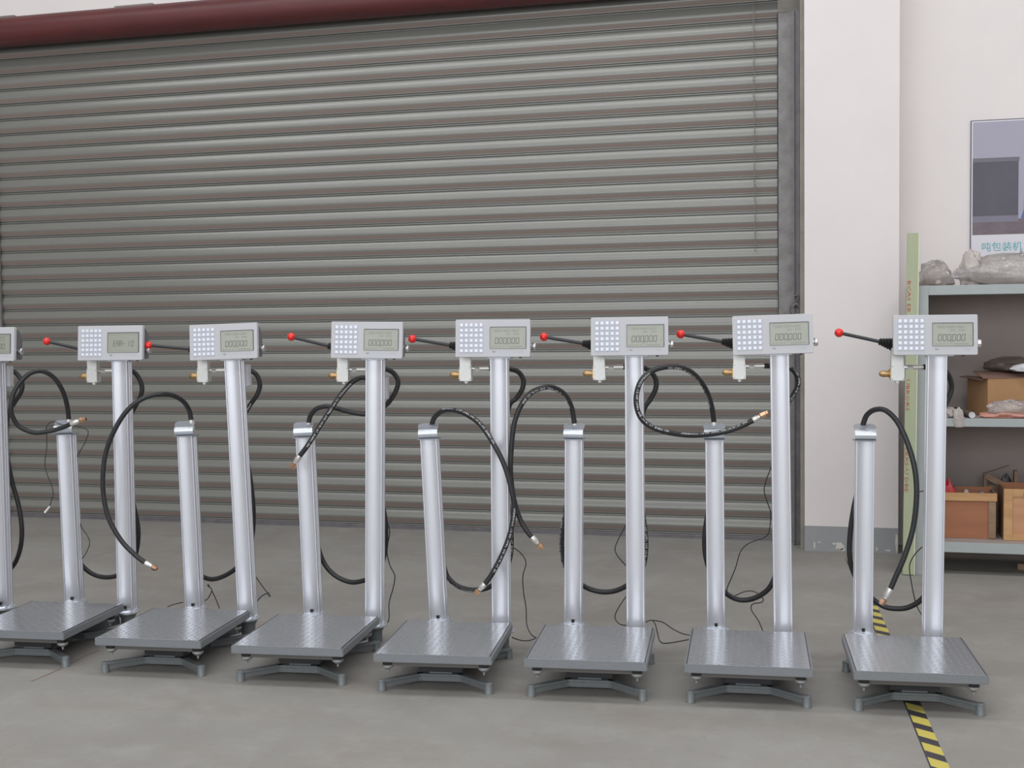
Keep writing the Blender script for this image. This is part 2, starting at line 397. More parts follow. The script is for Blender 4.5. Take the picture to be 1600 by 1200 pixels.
# ------------------------------------------------------------------ scale: shared meshes
def colprofile():
    r = [(-.041,.004),(-.039,0),(-.0345,0),(-.0345,.007),(-.0315,.007),(-.0315,.001)]
    n = 10
    for i in range(1, n): 
        t = -1 + 2*i/n; r.append((.0315*t*.985, .001 + .0085*(1-abs(t)**2.2)))
    rr = r + [(.0315,.001),(.0315,.007),(.0345,.007),(.0345,0),(.039,0),(.041,.004)]
    right = [(.041,.012),(.0355,.014),(.0355,.024),(.041,.026),(.041,.031),(.0355,.033),(.0355,.043),(.041,.045),(.041,.056),(.038,.06)]
    left = [(-x,y) for x,y in reversed(right)]
    return rr + right + left
def column_mesh(h): return MB().prism(colprofile(), 0, h).mesh('column', M['alu'], smooth=True)
TZ0, SZ0 = .118, .128
TALLM = column_mesh(1.385-TZ0); SHORTM = column_mesh(.99-SZ0)

def flange_mesh():
    b = MB(); n = 20
    b.lathe([(.062,0),(.062,.008),(.052,.010),(.046,.016)], (0,.03,-.012), (0,0,1), 24)
    for i in range(4):
        a = PI/4+i*PI/2; b.cyl((math.cos(a)*.053, .03+math.sin(a)*.053, -.004), (math.cos(a)*.053, .03+math.sin(a)*.053, .003), .006, n=6)
    return b.mesh('column_flange', M['sheet'], smooth=True)
FLM = flange_mesh()
PLUGM = MB().box(-.0065,.0065,-.002,.012,.010,.026).mesh('socket_screw', M['blackp'], bevel=.001)
def hook_mesh():
    # bent sheet: rises from the cap, bulges forwards, returns to a flat lip at the top
    pr = [(.040,.004),(.006,.004),(-.008,.009),(-.016,.021),(-.015,.035),(-.004,.046),(.012,.050),(.030,.052)]
    t = .002; b = MB(); P = catmull([(0,y,z) for y,z in pr], 4); n = len(P); vs = []
    nr = []
    for i in range(n):
        d = (P[min(i+1,n-1)]-P[max(i-1,0)]).normalized(); nr.append(Vector((0,-d.z,d.y)))
    vs = []
    for x in (-.045,.045):
        for i in range(n): vs.append(Vector((x,P[i].y,P[i].z)))
        for i in range(n): vs.append(Vector((x,P[i].y,P[i].z))-nr[i]*t)
    fs = []
    for i in range(n-1):
        fs += [(i,i+1,2*n+i+1,2*n+i),(n+i,3*n+i,3*n+i+1,n+i+1),(i,n+i,n+i+1,i+1),(2*n+i,2*n+i+1,3*n+i+1,3*n+i)]
    fs += [(0,2*n,3*n,n),(n-1,2*n-1,4*n-1,3*n-1)]
    b.add(vs, fs); return b.mesh('hose_hook', M['sheet'], smooth=True)
HOOKM = hook_mesh()
_p = [(-.048,.012),(.048,.012),(.048,.040),(.036,.052),(-.036,.052),(-.048,.040)]
LIPB = MB(); LIPB.add([(x,y+.004,.0530+(y-.012)*.40) for x,y in _p]+[(x,y+.004,.0555+(y-.012)*.40) for x,y in _p],
         [(5,4,3,2,1,0),(6,7,8,9,10,11)]+[(i,(i+1)%6,6+(i+1)%6,6+i) for i in range(6)])
LIPM = LIPB.mesh('hook_lip', M['sheet_dk'])
CAPM = MB().box(-.049,.049,-.010,.068,-.001,.0035).mesh('cap_plate', M['sheet_dk'], bevel=.001)

# platform
PW, PD, PZ, PB = .25, .281, .1675, .1327
b = MB(); b.box(-PW,PW,-PD,PD,PB,PZ); TRAYM = b.mesh('platform_tray', M['tray'], bevel=.003, smooth=True)
b = MB(); b.box(-PW+.010,PW-.010,-PD+.002,PD-.002,PZ-.001,PZ+.0022); TREADM = b.mesh('tread_plate', M['tread'], bevel=.0008)
EDGEM = MB().box(PW-.0115,PW-.0080,-PD+.004,PD-.004,PZ-.001,PZ+.0026).mesh('plate_joint', M['lcd_line'])
b = MB(); b.box(-.19,.19,-.225,-.19,PB-.030,PB+.001); b.box(-.19,.19,.19,.225,PB-.030,PB+.001); b.box(-.19,-.15,-.19,.19,PB-.026,PB+.001); b.box(.15,.19,-.19,.19,PB-.026,PB+.001)
b.box(-.15,.15,-.05,.05,PB-.034,PB+.001)
SUBM = b.mesh('support_frame', M['under'], bevel=.002)
b = MB(); b.box(-.019,.019,-.019,.019,-.026,0); b.bar((.0,.0,-.020),(-.055,.055,-.012),.022,.014); PADM = b.mesh('rubber_block', M['rubber'], bevel=.002)
b = MB(); b.lathe([(.024,0),(.024,-.010),(.010,-.021),(.005,-.022),(.004,-.034),(.001,-.035)], (0,0,-.026), (0,0,1), 16); CUPM = b.mesh('adjuster_cup', M['under_cup'], smooth=True)

LOADM = MB().box(-.095,.095,-.125,.125,.0525,PB-.0345).mesh('load_cell', M['blackp'], bevel=.003)
# base casting
FXF, FYF, FYB = .228, -.235, .30
def base_mesh():
    b = MB(); h0, h1 = .012, .046
    def crossbar(y, s):
        pts = [(-FXF,y),(-.09,y+s*.115),(.09,y+s*.115),(FXF,y)]; w = .030
        top = []; 
        for (x0,y0),(x1,y1) in zip(pts, pts[1:]):
            b.bar((x0,y0,(h0+h1)/2-.003),(x1,y1,(h0+h1)/2-.003), w-.016, h1-h0-.006)
            b.bar((x0,y0,h1-.005),(x1,y1,h1-.005), w, .010)
        for x, yy in pts[1:3]:
            b.cyl((x,yy,h0),(x,yy,h1-.010),w/2-.005,n=10); b.cyl((x,yy,h1-.010),(x,yy,h1),w/2,n=12)
    crossbar(FYF, 1); crossbar(FYB, -1)
    b.box(-.050,.050, FYF+.115, FYB-.115, .018, .052)
    # arms that carry the two columns
    b.bar((.03,.185,.040),(.17,.365,.070),.045,.045); b.bar((-.03,.185,.040),(-.14,.48,.070),.045,.045)
    return b.mesh('base_frame', M['cast'], bevel=.0015, seg=1)
BASEM = base_mesh()
FOOTM = MB().lathe([(.0195,0),(.0195,.004),(.0180,.006),(.0165,.046),(.0145,.048),(.006,.048),(.006,.043)], (0,0,0), (0,0,1), 20).mesh('foot', M['cast'], smooth=True)
SOCKM = {}
for k, x, y, z in (('t',.17,.365,TZ0),('s',-.14,.48,SZ0)):
    SOCKM[k] = MB().lathe([(.034,0),(.034,z-.070),(.048,z-.045),(.055,z-.012-.030)], (0,.03,.030), (0,0,1), 20).mesh('column_socket', M['cast'], smooth=True)

# indicator : origin at the centre of the front face, face at local y = 0
IW, IH = .171, .085
def rbox(b, x0,x1,z0,z1,y0,y1,r=.004):
    poly = []
    for cx,cz,a in ((x1-r,z1-r,0),(x0+r,z1-r,PI/2),(x0+r,z0+r,PI),(x1-r,z0+r,1.5*PI)):
        for i in range(4): poly.append((cx+r*math.cos(a+i*PI/6), cz+r*math.sin(a+i*PI/6)))
    b.prism(poly, y0, y1, 'y')
b = MB(); rbox(b,-IW,IW,-IH,IH,0,.022,.005); BEZM = b.mesh('indicator', M['bezel'], bevel=.0015, smooth=True, seg=1)
b = MB(); b.prism([(.021,-.080),(.095,-.072),(.095,.035),(.060,.072),(.021,.080)], -.160, .160, 'x'); HOUM = b.mesh('housing', M['housing'], bevel=.003, smooth=True)
b = MB(); kx0, kz0 = -IW+.028, IH-.026
b.mi = 1; b.box(kx0-.010, kx0+4*.0225+.011, -.0006, .001, kz0-5*.0232-.010, kz0+.010); b.mi = 0
for i in range(5):
    for j in range(6):
        x = kx0+i*.0225; z = kz0-j*.0232; s_ = .0074
        b.add([(x-s_,-.0006,z-s_),(x+s_,-.0006,z-s_),(x+s_,-.0006,z+s_),(x-s_,-.0006,z+s_),(x-s_*.75,-.0035,z-s_*.75),(x+s_*.75,-.0035,z-s_*.75),(x+s_*.75,-.0035,z+s_*.75),(x-s_*.75,-.0035,z+s_*.75)],
              [(4,5,6,7),(0,1,5,4),(1,2,6,5),(2,3,7,6),(3,0,4,7)])
KEYM = b.mesh('keypad', [M['key'], M['keybed']])
lx0, lx1, lz0, lz1 = -IW+.160, -IW+.322, -IH+.038, IH-.036
b = MB(); b.box(lx0,lx1,-.0010,.002,lz0,lz1); LCDM = b.mesh('display_glass', M['lcd'])
b = MB(); t = .0022
b.box(lx0-t*.3,lx1+t,-.003,.001,lz1,lz1+t); b.box(lx1,lx1+t,-.003,.001,lz0,lz1); b.box(lx0-t*.4,lx0,-.003,.001,lz0,lz1+t); b.box(lx0,lx1,-.0025,.001,lz0-t*.3,lz0)
LCBM = b.mesh('display_bezel', M['lcd_line'])
SEG = {'0':'abcdef','1':'bc','E':'adefg','R':'abcefg','A':'abcefg','-':'g',' ':'', 'l':'ef', '8':'abcdefg','2':'abdeg','5':'acdfg'}
def digits(b, s, x, z, w, h, t, pitch, y=-.0013, sh=.09):
    for ch_ in s:
        if ch_ == '.':
            b.box(x-(pitch-w)*.5-t*.6, x-(pitch-w)*.5+t*.6, y, y+.0004, z-t*.6, z+t*.6); continue
        def q(x0,z0,x1,z1):
            dx = .5*t if abs(x1-x0) < 1e-6 else 0; dz = 0 if dx else .5*t
            vs = [(x0-dx,z0-dz),(x1+dx if dx else x1,z0-dz if dz else z0),(x1+dx if dx else x1,z1+dz if dz else z1),(x0-dx,z1+dz if dz else z1)]
            b.add([(x+a+c*sh, y, z+c) for a,c in vs], [(0,1,2,3)])
        g = t*.25
        for e in SEG.get(ch_, ''):
            {'a':lambda:q(g,h,w-g,h),'d':lambda:q(g,0,w-g,0),'g':lambda:q(g,h/2,w-g,h/2),'b':lambda:q(w,h/2+g,w,h-g),'c':lambda:q(w,g,w,h/2-g),
             'f':lambda:q(0,h/2+g,0,h-g),'e':lambda:q(0,g,0,h/2-g)}[e]()
        x += pitch
def lcd_meshes():
    b = MB(); digits(b, '000.000', lx0+.022, lz0+.022, .0125, .026, .0021, .0190)
    main = b.mesh('display_digits', M['seg'])
    b = MB(); digits(b, 'E', lx0+.030, lz0+.030, .0115, .026, .0018, .0170); digits(b, 'AR', lx0+.046, lz0+.030, .0115, .026, .0018, .0170); digits(b, '-', lx0+.082, lz0+.030, .009, .026, .002, .017); digits(b, '1', lx0+.098, lz0+.030, .0115, .026, .0018, .017); digits(b, '0', lx0+.122, lz0+.030, .0115, .026, .0018, .017)
    err = b.mesh('display_digits', M['seg'])
    b = MB(); digits(b, '-00.00-00.00-00.00', lx0+.014, lz1-.020, .0048, .0080, .0010, .0078)
    digits(b, '000', lx0+.072, lz1-.034, .0042, .007, .0009, .0070); digits(b, '0000', lx0+.106, lz1-.034, .0042, .007, .0009, .0070)
    digits(b, '8-8-8-8 - 88888888', lx0+.012, lz0+.006, .0040, .0045, .0009, .0076)
    for i in range(3): b.box(lx1-.014,lx1-.008,-.0013,-.0009,lz0+.024+i*.010,lz0+.0255+i*.010)
    b.box(lx0+.07, lx0+.082, -.0013, -.0009, lz0+.014, lz0+.016)
    sm = b.mesh('display_small_digits', M['seg2'])
    return main, err, sm
DIGM, ERRM, SMALLM = lcd_meshes()
v, f = text_mesh('YH', .010, .0001); b = MB(); b.add([(p.x+lx0+.010, -.0004+p.z, p.y+lz0-.018) for p in v], f); MARKM = b.mesh('maker_mark', M['lcd_line'])
b = MB(); P = [(lx1-.034+i*.0016, -.0002, lz0-.0155+.002*math.sin(i*1.3)) for i in range(16)]; b.tube([Vector(p) for p in P], .0004, 4); SCRM = b.mesh('faint_script', M['keybed'])
b = MB(); b.cyl((IW-.012,.045,-IH+.050),(IW+.006,.045,-IH+.050),.010,n=16); b.lathe([(.0165,0),(.0175,.002),(.0175,.014),(.015,.017)], (IW+.004,.045,-IH+.050), (1,0,0), 20); KNOBM = b.mesh('side_knob', M['chrome'], smooth=True)
b = MB()
for x in (.045,.075,.12): b.cyl((x,.050,-.088),(x,.050,-.074),.006,n=10)
GLANDM = b.mesh('cable_gland', M['blackp'])
b = MB(); b.box(-.030,.080,.030,.090,-.088,-.076); MOUNTM = b.mesh('mounting_plate', M['sheet'])

# valve (origin: left edge / bottom of indicator, front face y=0)
b = MB(); b.box(.0,.055,0,.045,-.112,-.045); VALM = b.mesh('valve_block', M['alu_blk'], bevel=.0015)
b = MB(); b.box(.001,.052,.006,.040,-.0455,.03); BRKM = b.mesh('bracket_plate', M['alu_blk'], bevel=.001)
b = MB()
for x in (.006,.049):
    for z in (-.051,-.106): b.cyl((x,-.001,z),(x,.003,z),.0028,n=8)
SCWM = b.mesh('screws', M['sheet_dk'])
b = MB(); b.lathe([(.016,0),(.016,-.006),(.0135,-.006),(.014,-.012),(.0145,-.030),(.013,-.040),(.008,-.047),(.001,-.049)], (0,.022,-.083), (1,0,0), 18); NOZM = b.mesh('outlet_nozzle', M['brass'], smooth=True)
b = MB(); b.box(-.004,.001,.002,.043,-.103,-.063)
for y in (.006,.039):
    for z in (-.099,-.067): b.cyl((-.007,y,z),(-.003,y,z),.003,n=8)
NFLM = b.mesh('nozzle_flange', M['brass'])
b = MB(); b.cyl((.055,.022,-.055),(.068,.022,-.055),.008,n=12); b.cyl((.066,.022,-.055),(.070,.022,-.055),.011,n=12); FITM = b.mesh('elbow_fitting', M['chrome'], smooth=True)
b = MB(); b.lathe([(.0095,0),(.012,.001),(.012,.024),(.0095,.026)], (.068,.022,-.055), (1,0,0), 6); NUTM = b.mesh('hex_nut', M['ferrule'])
b = MB(); b.lathe([(.012,0),(.012,-.005),(.009,-.005),(.009,-.012),(.003,-.013)], (.028,.022,-.112), (0,0,1), 14); BOTM = b.mesh('bottom_plug', M['alu_blk'], smooth=True)

def hexnut_tube(p0, p1, name_m, parent, nm='hose_nut'):
    b = MB(); d = (p1-p0); L_ = d.length; d.normalize()
    b.lathe([(.0105,0),(.0150,.002),(.0150,L_*.72),(.0125,L_*.78),(.0125,L_*1.0),(.0105,L_*1.05),(.0075,L_*1.05),(.0075,L_*.8)], p0, d, 6)
    return b.build(nm, name_m, parent, smooth=True)

# ------------------------------------------------------------------ hoses, cords and individual data of each scale
# (x, y, yaw), indicator (cx, cz, roll), tall column (top lx, base lx), short column (top lx, base lx)
SC = {
 'A': ((-4.325,5.02,.080),(.200,1.457,0),(.225,.218),(-.14,-.13)),
 'B': ((-3.646,5.069,.081),(.209,1.457,.001),(.236,.224),(-.142,-.128)),
 'C': ((-2.961,5.064,.083),(.142,1.459,.027),(.168,.205),(-.139,-.121)),
 'D': ((-2.302,5.070,.089),(.210,1.460,-.016),(.233,.204),(-.159,-.138)),
 'E': ((-1.657,5.077,.106),(.175,1.463,-.005),(.195,.186),(-.164,-.133)),
 'F': ((-1.019,5.127,.088),(.146,1.465,.002),(.162,.160),(-.126,-.139)),
 'G': ((-.369,5.181,.069),(.108,1.466,.022),(.138,.152),(-.148,-.144)),
 'H': ((.279,5.223,.080),(.135,1.457,-.003),(.150,.137),(-.135,-.142)),
}
BALL = {'B':(73.3,533.5),'C':(232.5,539.5),'D':(455.2,526.4),'E':(644.4,529.5),'F':(850,526.4),'G':(1063.6,522.2),'H':(1311,520)}
# hose points: px, py, local depth
SUP = {
 'A': [(10,578,.42),(25,583,.45),(34,597,.46),(33,612,.46),(22,630,.46),(12,650,.46),(10,700,.46),(17,745,.46),(29,790,.46),(34,825,.46),(32,855,.47),(22,882,.48),(2,900,.5),(-18,902,.54),(-40,890,.57),(-52,860,.57),(-58,760,.57),(-62,690,.56)],
 'B': [(190,577,.42),(202,578,.44),(213,585,.46),(221,600,.47),(221,615,.47),(213,632,.47),(205,648,.46),(199,680,.46),(200,740,.46),(208,785,.46),(216,828,.46),(213,862,.47),(203,882,.48),(186,898,.5),(165,902,.52),(145,897,.55),(128,883,.57),(116,860,.57),(108,800,.57),(104,740,.56),(101,690,.56)],
 'C': [(372,577,.42),(388,578,.44),(401,586,.46),(406,602,.47),(401,618,.47),(390,634,.47),(381,655,.46),(383,700,.46),(392,755,.46),(396,800,.46),(394,838,.47),(386,865,.47),(371,886,.49),(350,900,.51),(330,905,.53),(313,898,.56),(304,880,.57),(298,845,.57),(293,760,.57),(289,700,.56)],
 'D': [(590,577,.42),(603,577,.44),(615,583,.46),(622,596,.47),(618,612,.47),(608,628,.47),(597,642,.46),(589,690,.46),(592,760,.46),(600,800,.46),(603,828,.46),(602,855,.47),(597,880,.48),(585,899,.49),(565,908,.51),(545,909,.53),(522,898,.55),(505,877,.57),(494,840,.57),(484,760,.57),(479,700,.56)],
 'E': [(785,577,.42),(799,577,.44),(811,582,.46),(818,595,.47),(815,610,.47),(806,623,.47),(795,636,.46),(788,690,.46),(791,760,.46),(797,815,.46),(799,845,.46),(796,875,.47),(784,900,.48),(765,917,.50),(742,922,.52),(720,918,.54),(704,907,.56),(695,890,.57),(688,850,.57),(679,760,.57),(673,700,.56)],
 'F': [(994,574,.42),(1006,575,.44),(1017,581,.46),(1025,594,.47),(1024,609,.47),(1016,624,.47),(1006,640,.46),(997,680,.46),(997,750,.46),(1003,795,.46),(1008,830,.46),(1009,858,.46),(1004,886,.47),(987,909,.49),(965,922,.51),(942,925,.53),(918,919,.55),(898,905,.57),(883,884,.57),(878,858,.57),(879,830,.57),(886,785,.57),(893,740,.56),(896,700,.56)],
 'G': [(1222,573,.42),(1233,575,.44),(1241,580,.46),(1247,592,.47),(1246,605,.47),(1239,618,.47),(1230,634,.46),(1221,680,.46),(1220,760,.46),(1220,830,.46),(1215,885,.46),(1205,914,.47),(1190,929,.49),(1170,937,.51),(1150,936,.53),(1131,924,.56),(1114,902,.57),(1105,880,.57),(1101,855,.57),(1102,828,.57),(1109,780,.57),(1115,700,.56)],
 'H': [(1464,575,.42),(1474,578,.44),(1482,586,.46),(1487,602,.47),(1484,618,.47),(1476,635,.46),(1465,670,.46),(1461,750,.46),(1460,840,.46),(1455,905,.47),(1443,933,.48),(1422,948,.50),(1400,951,.52),(1378,946,.54),(1352,925,.56),(1336,900,.57),(1328,872,.57),(1328,840,.57),(1333,800,.57),(1343,750,.57),(1349,700,.56)],
}
FIL = {
 'B': [(108,668,.50),(107,650,.50),(104,630,.48),(97,609,.45),(84,590,.42),(66,580,.38),(48,583,.34),(32,597,.31),(21,615,.29),(17,635,.28),(20,652,.29),(31,667,.31),(54,676,.34),(80,673,.38),(100,667,.39),(112,662,.39)],
 'C': [(300,668,.50),(298,652,.50),(295,640,.49),(286,627,.45),(270,618,.40),(250,616,.35),(225,622,.31),(200,640,.285),(180,670,.27),(166,705,.265),(161,740,.26),(162,775,.26),(170,810,.26),(189,844,.265),(211,867,.27),(228,880,.275)],
 'D': [(482,670,.50),(483,657,.50),(486,648,.49),(494,639,.48),(508,635,.47),(522,637,.46),(540,642,.455),(554,645,.45),(568,647,.45),(582,645,.455),(591,632,.46),(591,612,.46),(583,597,.455),(567,590,.44),(552,596,.42),(538,610,.41),(526,626,.40),(510,650,.39),(496,672,.38),(480,697,.37),(468,713,.37)],
 'E': [(673,674,.50),(675,662,.50),(680,651,.49),(692,642,.46),(710,641,.41),(730,648,.36),(752,665,.32),(775,700,.295),(790,732,.285),(799,765,.28),(803,790,.28),(801,815,.28),(795,840,.28),(783,870,.28),(768,898,.28),(757,913,.28)],
 'F': [(899,672,.50),(897,657,.50),(893,636,.49),(883,617,.46),(868,607,.43),(852,605,.40),(831,613,.375),(815,632,.36),(804,660,.35),(799,700,.345),(798,740,.34),(803,780,.34),(813,812,.335),(825,832,.33),(832,840,.33)],
 'G': [(1116,670,.50),(1115,655,.50),(1112,635,.48),(1104,611,.44),(1090,590,.38),(1070,576,.32),(1045,573,.27),(1020,579,.235),(1003,593,.22),(995,614,.21),(995,636,.21),(1003,655,.215),(1020,668,.235),(1045,676,.27),(1075,680,.31),(1105,679,.35),(1135,674,.37),(1160,665,.375),(1178,656,.375)],
 'H': [(1347,672,.50),(1349,662,.50),(1355,648,.49),(1368,640,.46),(1385,642,.42),(1404,662,.38),(1420,698,.35),(1430,737,.33),(1432,780,.32),(1426,828,.315),(1413,870,.31),(1400,900,.31),(1391,921,.31)],
}
FEND = {'B':[(125,657),(134,655)],'C':[(238,885.5),(245,889)],'D':[(460,724),(456,732)],'E':[(749,922),(743,928)],'F':[(841,850),(848,857)],'G':[(1188,650.5),(1200,645)],'H':[(1382,936),(1377,944)]}
PRINT = {'B':[],'C':[('s',.15,.4)],'D':[('f',.62,.4)],'E':[('f',.12,.5),('f',.68,.26),('s',.33,.5),('s',.62,.3)],'F':[('f',.10,.30),('s',.36,.4),('s',.68,.5)],'G':[('f',.08,.30),('f',.42,.30),('f',.74,.24),('s',.02,.3)],'H':[],'A':[]}
CORD = {
 'B': [[(78,791,.42),(83,768,.42),(74,742,.42),(70,725,.42),(73,700,.42),(73,678,.42),(73,666,.40),(82,659,.44),(96,663,.46),(112,665,.5),(128,668,.50),(138,675,.50),(131,695,.50),(120,715,.50),(117,735,.50),(121,762,.50),(122,790,.50),(126,820,.50),(137,838,.50),(140,850,.50),(134,865,.50),(124,878,.50)]],
 'C': [[(316,941,.62),(325,935,.62),(331,922,.62),(327,917,.62)],[(331,923,.62),(338,938,.62),(343,951,.60)],[(262,948,.70),(273,944,.66),(286,941,.62)],[(392,888,.44),(399,900,.44),(410,916,.44),(420,929,.44)],[(398,948,.44),(403,938,.44),(411,930,.44),(421,926,.44)]],
 'D': [[(598,790,.48),(604,812,.48),(609,830,.48),(606,850,.48),(605,866,.48),(610,885,.48),(617,900,.48),(614,920,.48),(608,942,.48),(608,965,.46),(603,977,.44),(590,983,.42)]],
 'E': [[(797,854,.48),(806,858,.48),(816,867,.48),(822,880,.48),(817,900,.48),(818,925,.48),(822,950,.48),(823,975,.46),(829,990,.40),(838,997,.36)],[(800,996,.36),(808,999,.34),(818,1001,.33),(830,1000,.34),(842,994,.36),(850,985,.40)]],
 'F': [[(978,820,.48),(966,843,.48),(961,858,.48),(966,870,.48),(980,886,.48)],[(978,932,.48),(965,952,.48),(961,965,.48),(968,975,.46),(984,978,.44)],[(1003,980,.42),(1008,973,.43),(1018,969,.44),(1024,976,.43),(1028,992,.42),(1032,1003,.40),(1044,1005,.38),(1078,999,.36)],[(1018,969,.44),(1035,972,.46),(1050,982,.46),(1066,990,.46),(1082,993,.46)]],
 'G': [[(1206,728,.50),(1198,748,.50),(1194,766,.50),(1199,785,.50),(1204,800,.50),(1203,822,.50),(1197,838,.50),(1170,849,.50),(1157,862,.50),(1150,885,.50),(1142,905,.50),(1136,920,.50),(1137,930,.5)],[(1148,931,.55),(1165,924,.55),(1180,925,.55),(1192,935,.53),(1190,941,.52),(1176,944,.52),(1174,953,.52),(1185,970,.50),(1192,986,.48)]],
 'H': [[(1452,848,.50),(1437,858,.50),(1425,873,.50),(1421,888,.50),(1424,910,.50),(1429,935,.50),(1434,950,.50),(1441,962,.48)],[(1450,766,.50),(1438,768,.50),(1430,772,.50)]],
}
LABEL = {
 'A': 'silver platform scale cut off by the left edge of the picture',
 'B': 'silver and grey platform scale whose display reads ERR-10',
 'C': 'silver platform scale with tilted head and big hose loop falling to its left',
 'D': 'silver platform scale whose hose end slants down across its short post',
 'E': 'silver platform scale with leaning short post and hose crossing its tall post',
 'F': 'silver platform scale whose hose hangs far left with its end over open floor',
 'G': 'silver platform scale with round hose loop, in front of shutter guide, second from right',
 'H': 'silver platform scale standing furthest right, in front of the shelf and over hazard tape',
}

def make_scale(k):
    (sx, sy, a), (icx, icz, roll), (tt, tb), (st, sb) = SC[k]
    root = thing('platform_scale', LABEL[k], 'scale', (sx, sy, 0), a, 'platform scales in a row')
    Minv = (Matrix.Translation((sx, sy, 0)) @ Matrix.Rotation(a, 4, 'Z')).inverted()
    def loc(px, py, ly):
        d = ray(px, py); o = Minv @ Vector((0, 0, CZ)); dl = Minv.to_3x3() @ d
        t = (ly - o.y) / dl.y; return o + dl * t
    pl = link('platform', TRAYM, root); link('tread_plate', TREADM, pl); link('plate_joint', EDGEM, pl); link('plate_joint', EDGEM, pl).location.x = -2*PW+.0195
    link('support_frame', SUBM, root); link('load_cell', LOADM, root)
    for x, y, r in ((-.205,-.215,-PI/2),(.205,-.215,0),(.205,.22,PI/2),(-.205,.22,PI)):
        p_ = link('rubber_block', PADM, root); p_.location = (x,y,PB+.0005); p_.rotation_euler = (0,0,r)
        link('adjuster_cup', CUPM, p_)
    bs = link('base_frame', BASEM, root)
    for x, y in ((-FXF,FYF),(FXF,FYF),(FXF,FYB),(-FXF,FYB)):
        o = link('foot', FOOTM, root); o.location = (x,y,0)
    o = link('column_socket', SOCKM['t'], bs); o.location = (tb,.335,0)
    o = link('column_socket', SOCKM['s'], bs); o.location = (sb,.450,0)
    # tall column
    tc_ = link('tall_column', TALLM, root); tc_.location = (tb,.335,TZ0); tc_.rotation_euler = (0, math.atan((tt-tb)/(1.375-TZ0)), 0)
    link('column_flange', FLM, tc_); link('socket_screw', PLUGM, tc_)
    if k in 'ACD':
        h_ = 1.12 if k != 'D' else 1.06
        j = MB().box(-.012,.030 if k != 'D' else .022,.060,.098,h_,h_+.105).build('junction_box', M['bezel'], tc_, bevel=.003)
        j['label'] = 'small pale junction box'
        j.location.x = .026
    # short column with cap and hook
    sc_ = link('short_column', SHORTM, root); sc_.location = (sb,.450,SZ0); sc_.rotation_euler = (0, math.atan((st-sb)/(.99-SZ0)), 0)
    link('column_flange', FLM, sc_); link('socket_screw', PLUGM, sc_)
    for nm, me in (('cap_plate',CAPM),('hose_hook',HOOKM),('hook_lip',LIPM)):
        o = link(nm, me, sc_); o.location = (0,0,.99-SZ0)
        if nm != 'cap_plate': o.rotation_euler = (0,0,{'B':.30,'C':.25,'D':.22,'E':.12,'A':.2}.get(k,0))
    # indicator head
    ind = link('indicator', BEZM, root); ind.location = (icx,.300,icz); ind.rotation_euler = (math.radians(-5), -roll, 0)
    for nm, me in (('housing',HOUM),('keypad',KEYM),('display_glass',LCDM),('display_bezel',LCBM),('side_knob',KNOBM),('cable_gland',GLANDM),('maker_mark',MARKM),('faint_script',SCRM),('mounting_plate',MOUNTM)):
        o = link(nm, me, ind)
        if nm == 'keypad': o['kind'] = 'stuff'
    o = link('display_digits', ERRM if k == 'B' else DIGM, ind)
    if k != 'B':
        o = link('display_small_digits', SMALLM, ind); o['kind'] = 'stuff'
    # valve
    vx, vy, vz = icx-IW+.001, .372, icz-IH-.000
    vb = link('valve_block', VALM, root); vb.location = (vx,vy,vz)
    for nm, me in (('bracket_plate',BRKM),('screws',SCWM),('outlet_nozzle',NOZM),('nozzle_flange',NFLM),('elbow_fitting',FITM),('hex_nut',NUTM),('bottom_plug',BOTM)): link(nm, me, vb)
    # lever with red ball
    if k in BALL:
        pb = loc(*BALL[k], .40); pv = Vector((icx-IW+.012,.40,icz-.042)); d = (pv-pb).normalized()
        lev = MB().cyl(pb, pv, .0078, n=14).build('lever_rod', M['blackp'], root, smooth=True)
        b = MB(); b.lathe([(.0195*math.sin(PI*i/12), -.0195*math.cos(PI*i/12)) for i in range(13)], pb, d, 20); b.build('ball_knob', M['red'], lev, smooth=True)
        b = MB(); L_ = (pv-pb).length; pr = []
        for i in range(6):
            r0 = .010+.003*i; h = L_-.062+i*.012; pr += [(r0,h),(r0+.006,h+.004),(r0+.005,h+.008)]
        pr.append((.030, L_+.012)); b.lathe(pr, pb, d, 18); b.build('rubber_boot', M['rubber'], lev, smooth=True)
    # hoses
    def hose(nm, pts, end=None, startf=False):
        P = catmull([p if isinstance(p, Vector) else loc(*p) for p in pts], 7)
        b = MB(); b.tube(P, .0118, 12); h = b.build(nm, M['hose'], root, smooth=True)
        if startf:
            q = P[7]; e = P[0]; dd = (P[3]-P[0]).normalized()
            MB().cyl(P[0]-dd*.012, P[5], .0135, n=14).build('ferrule', M['ferrule'], h, smooth=True)
        if end:
            e0 = P[-1]; e1 = loc(*end[0], pts[-1][2]); e2 = loc(*end[1], pts[-1][2]); dd = (e1-e0).normalized()
            b2 = MB(); b2.lathe([(.0125,0),(.0135,.003),(.0135,(e1-e0).length-.012),(.010,(e1-e0).length-.006),(.010,(e1-e0).length+.002)], e0-dd*.004, dd, 14); b2.build('ferrule', M['ferrule'], h, smooth=True)
            hexnut_tube(e1, e2, M['copper'], h)
        return h, P
    fx = Vector((vx+.094, vy+.022, vz-.055))
    h1, P1 = hose('supply_hose', [fx+Vector((.040,0,0)), fx+Vector((.052,.004,0))]+SUP[k])
    MB().cyl(fx-Vector((.002,0,0)), fx+Vector((.060,.005,0)), .0105, n=14).build('ferrule', M['ferrule'], h1, smooth=True)
    P2 = None
    if k in FIL: h2, P2 = hose('filling_hose', FIL[k], FEND[k], True)
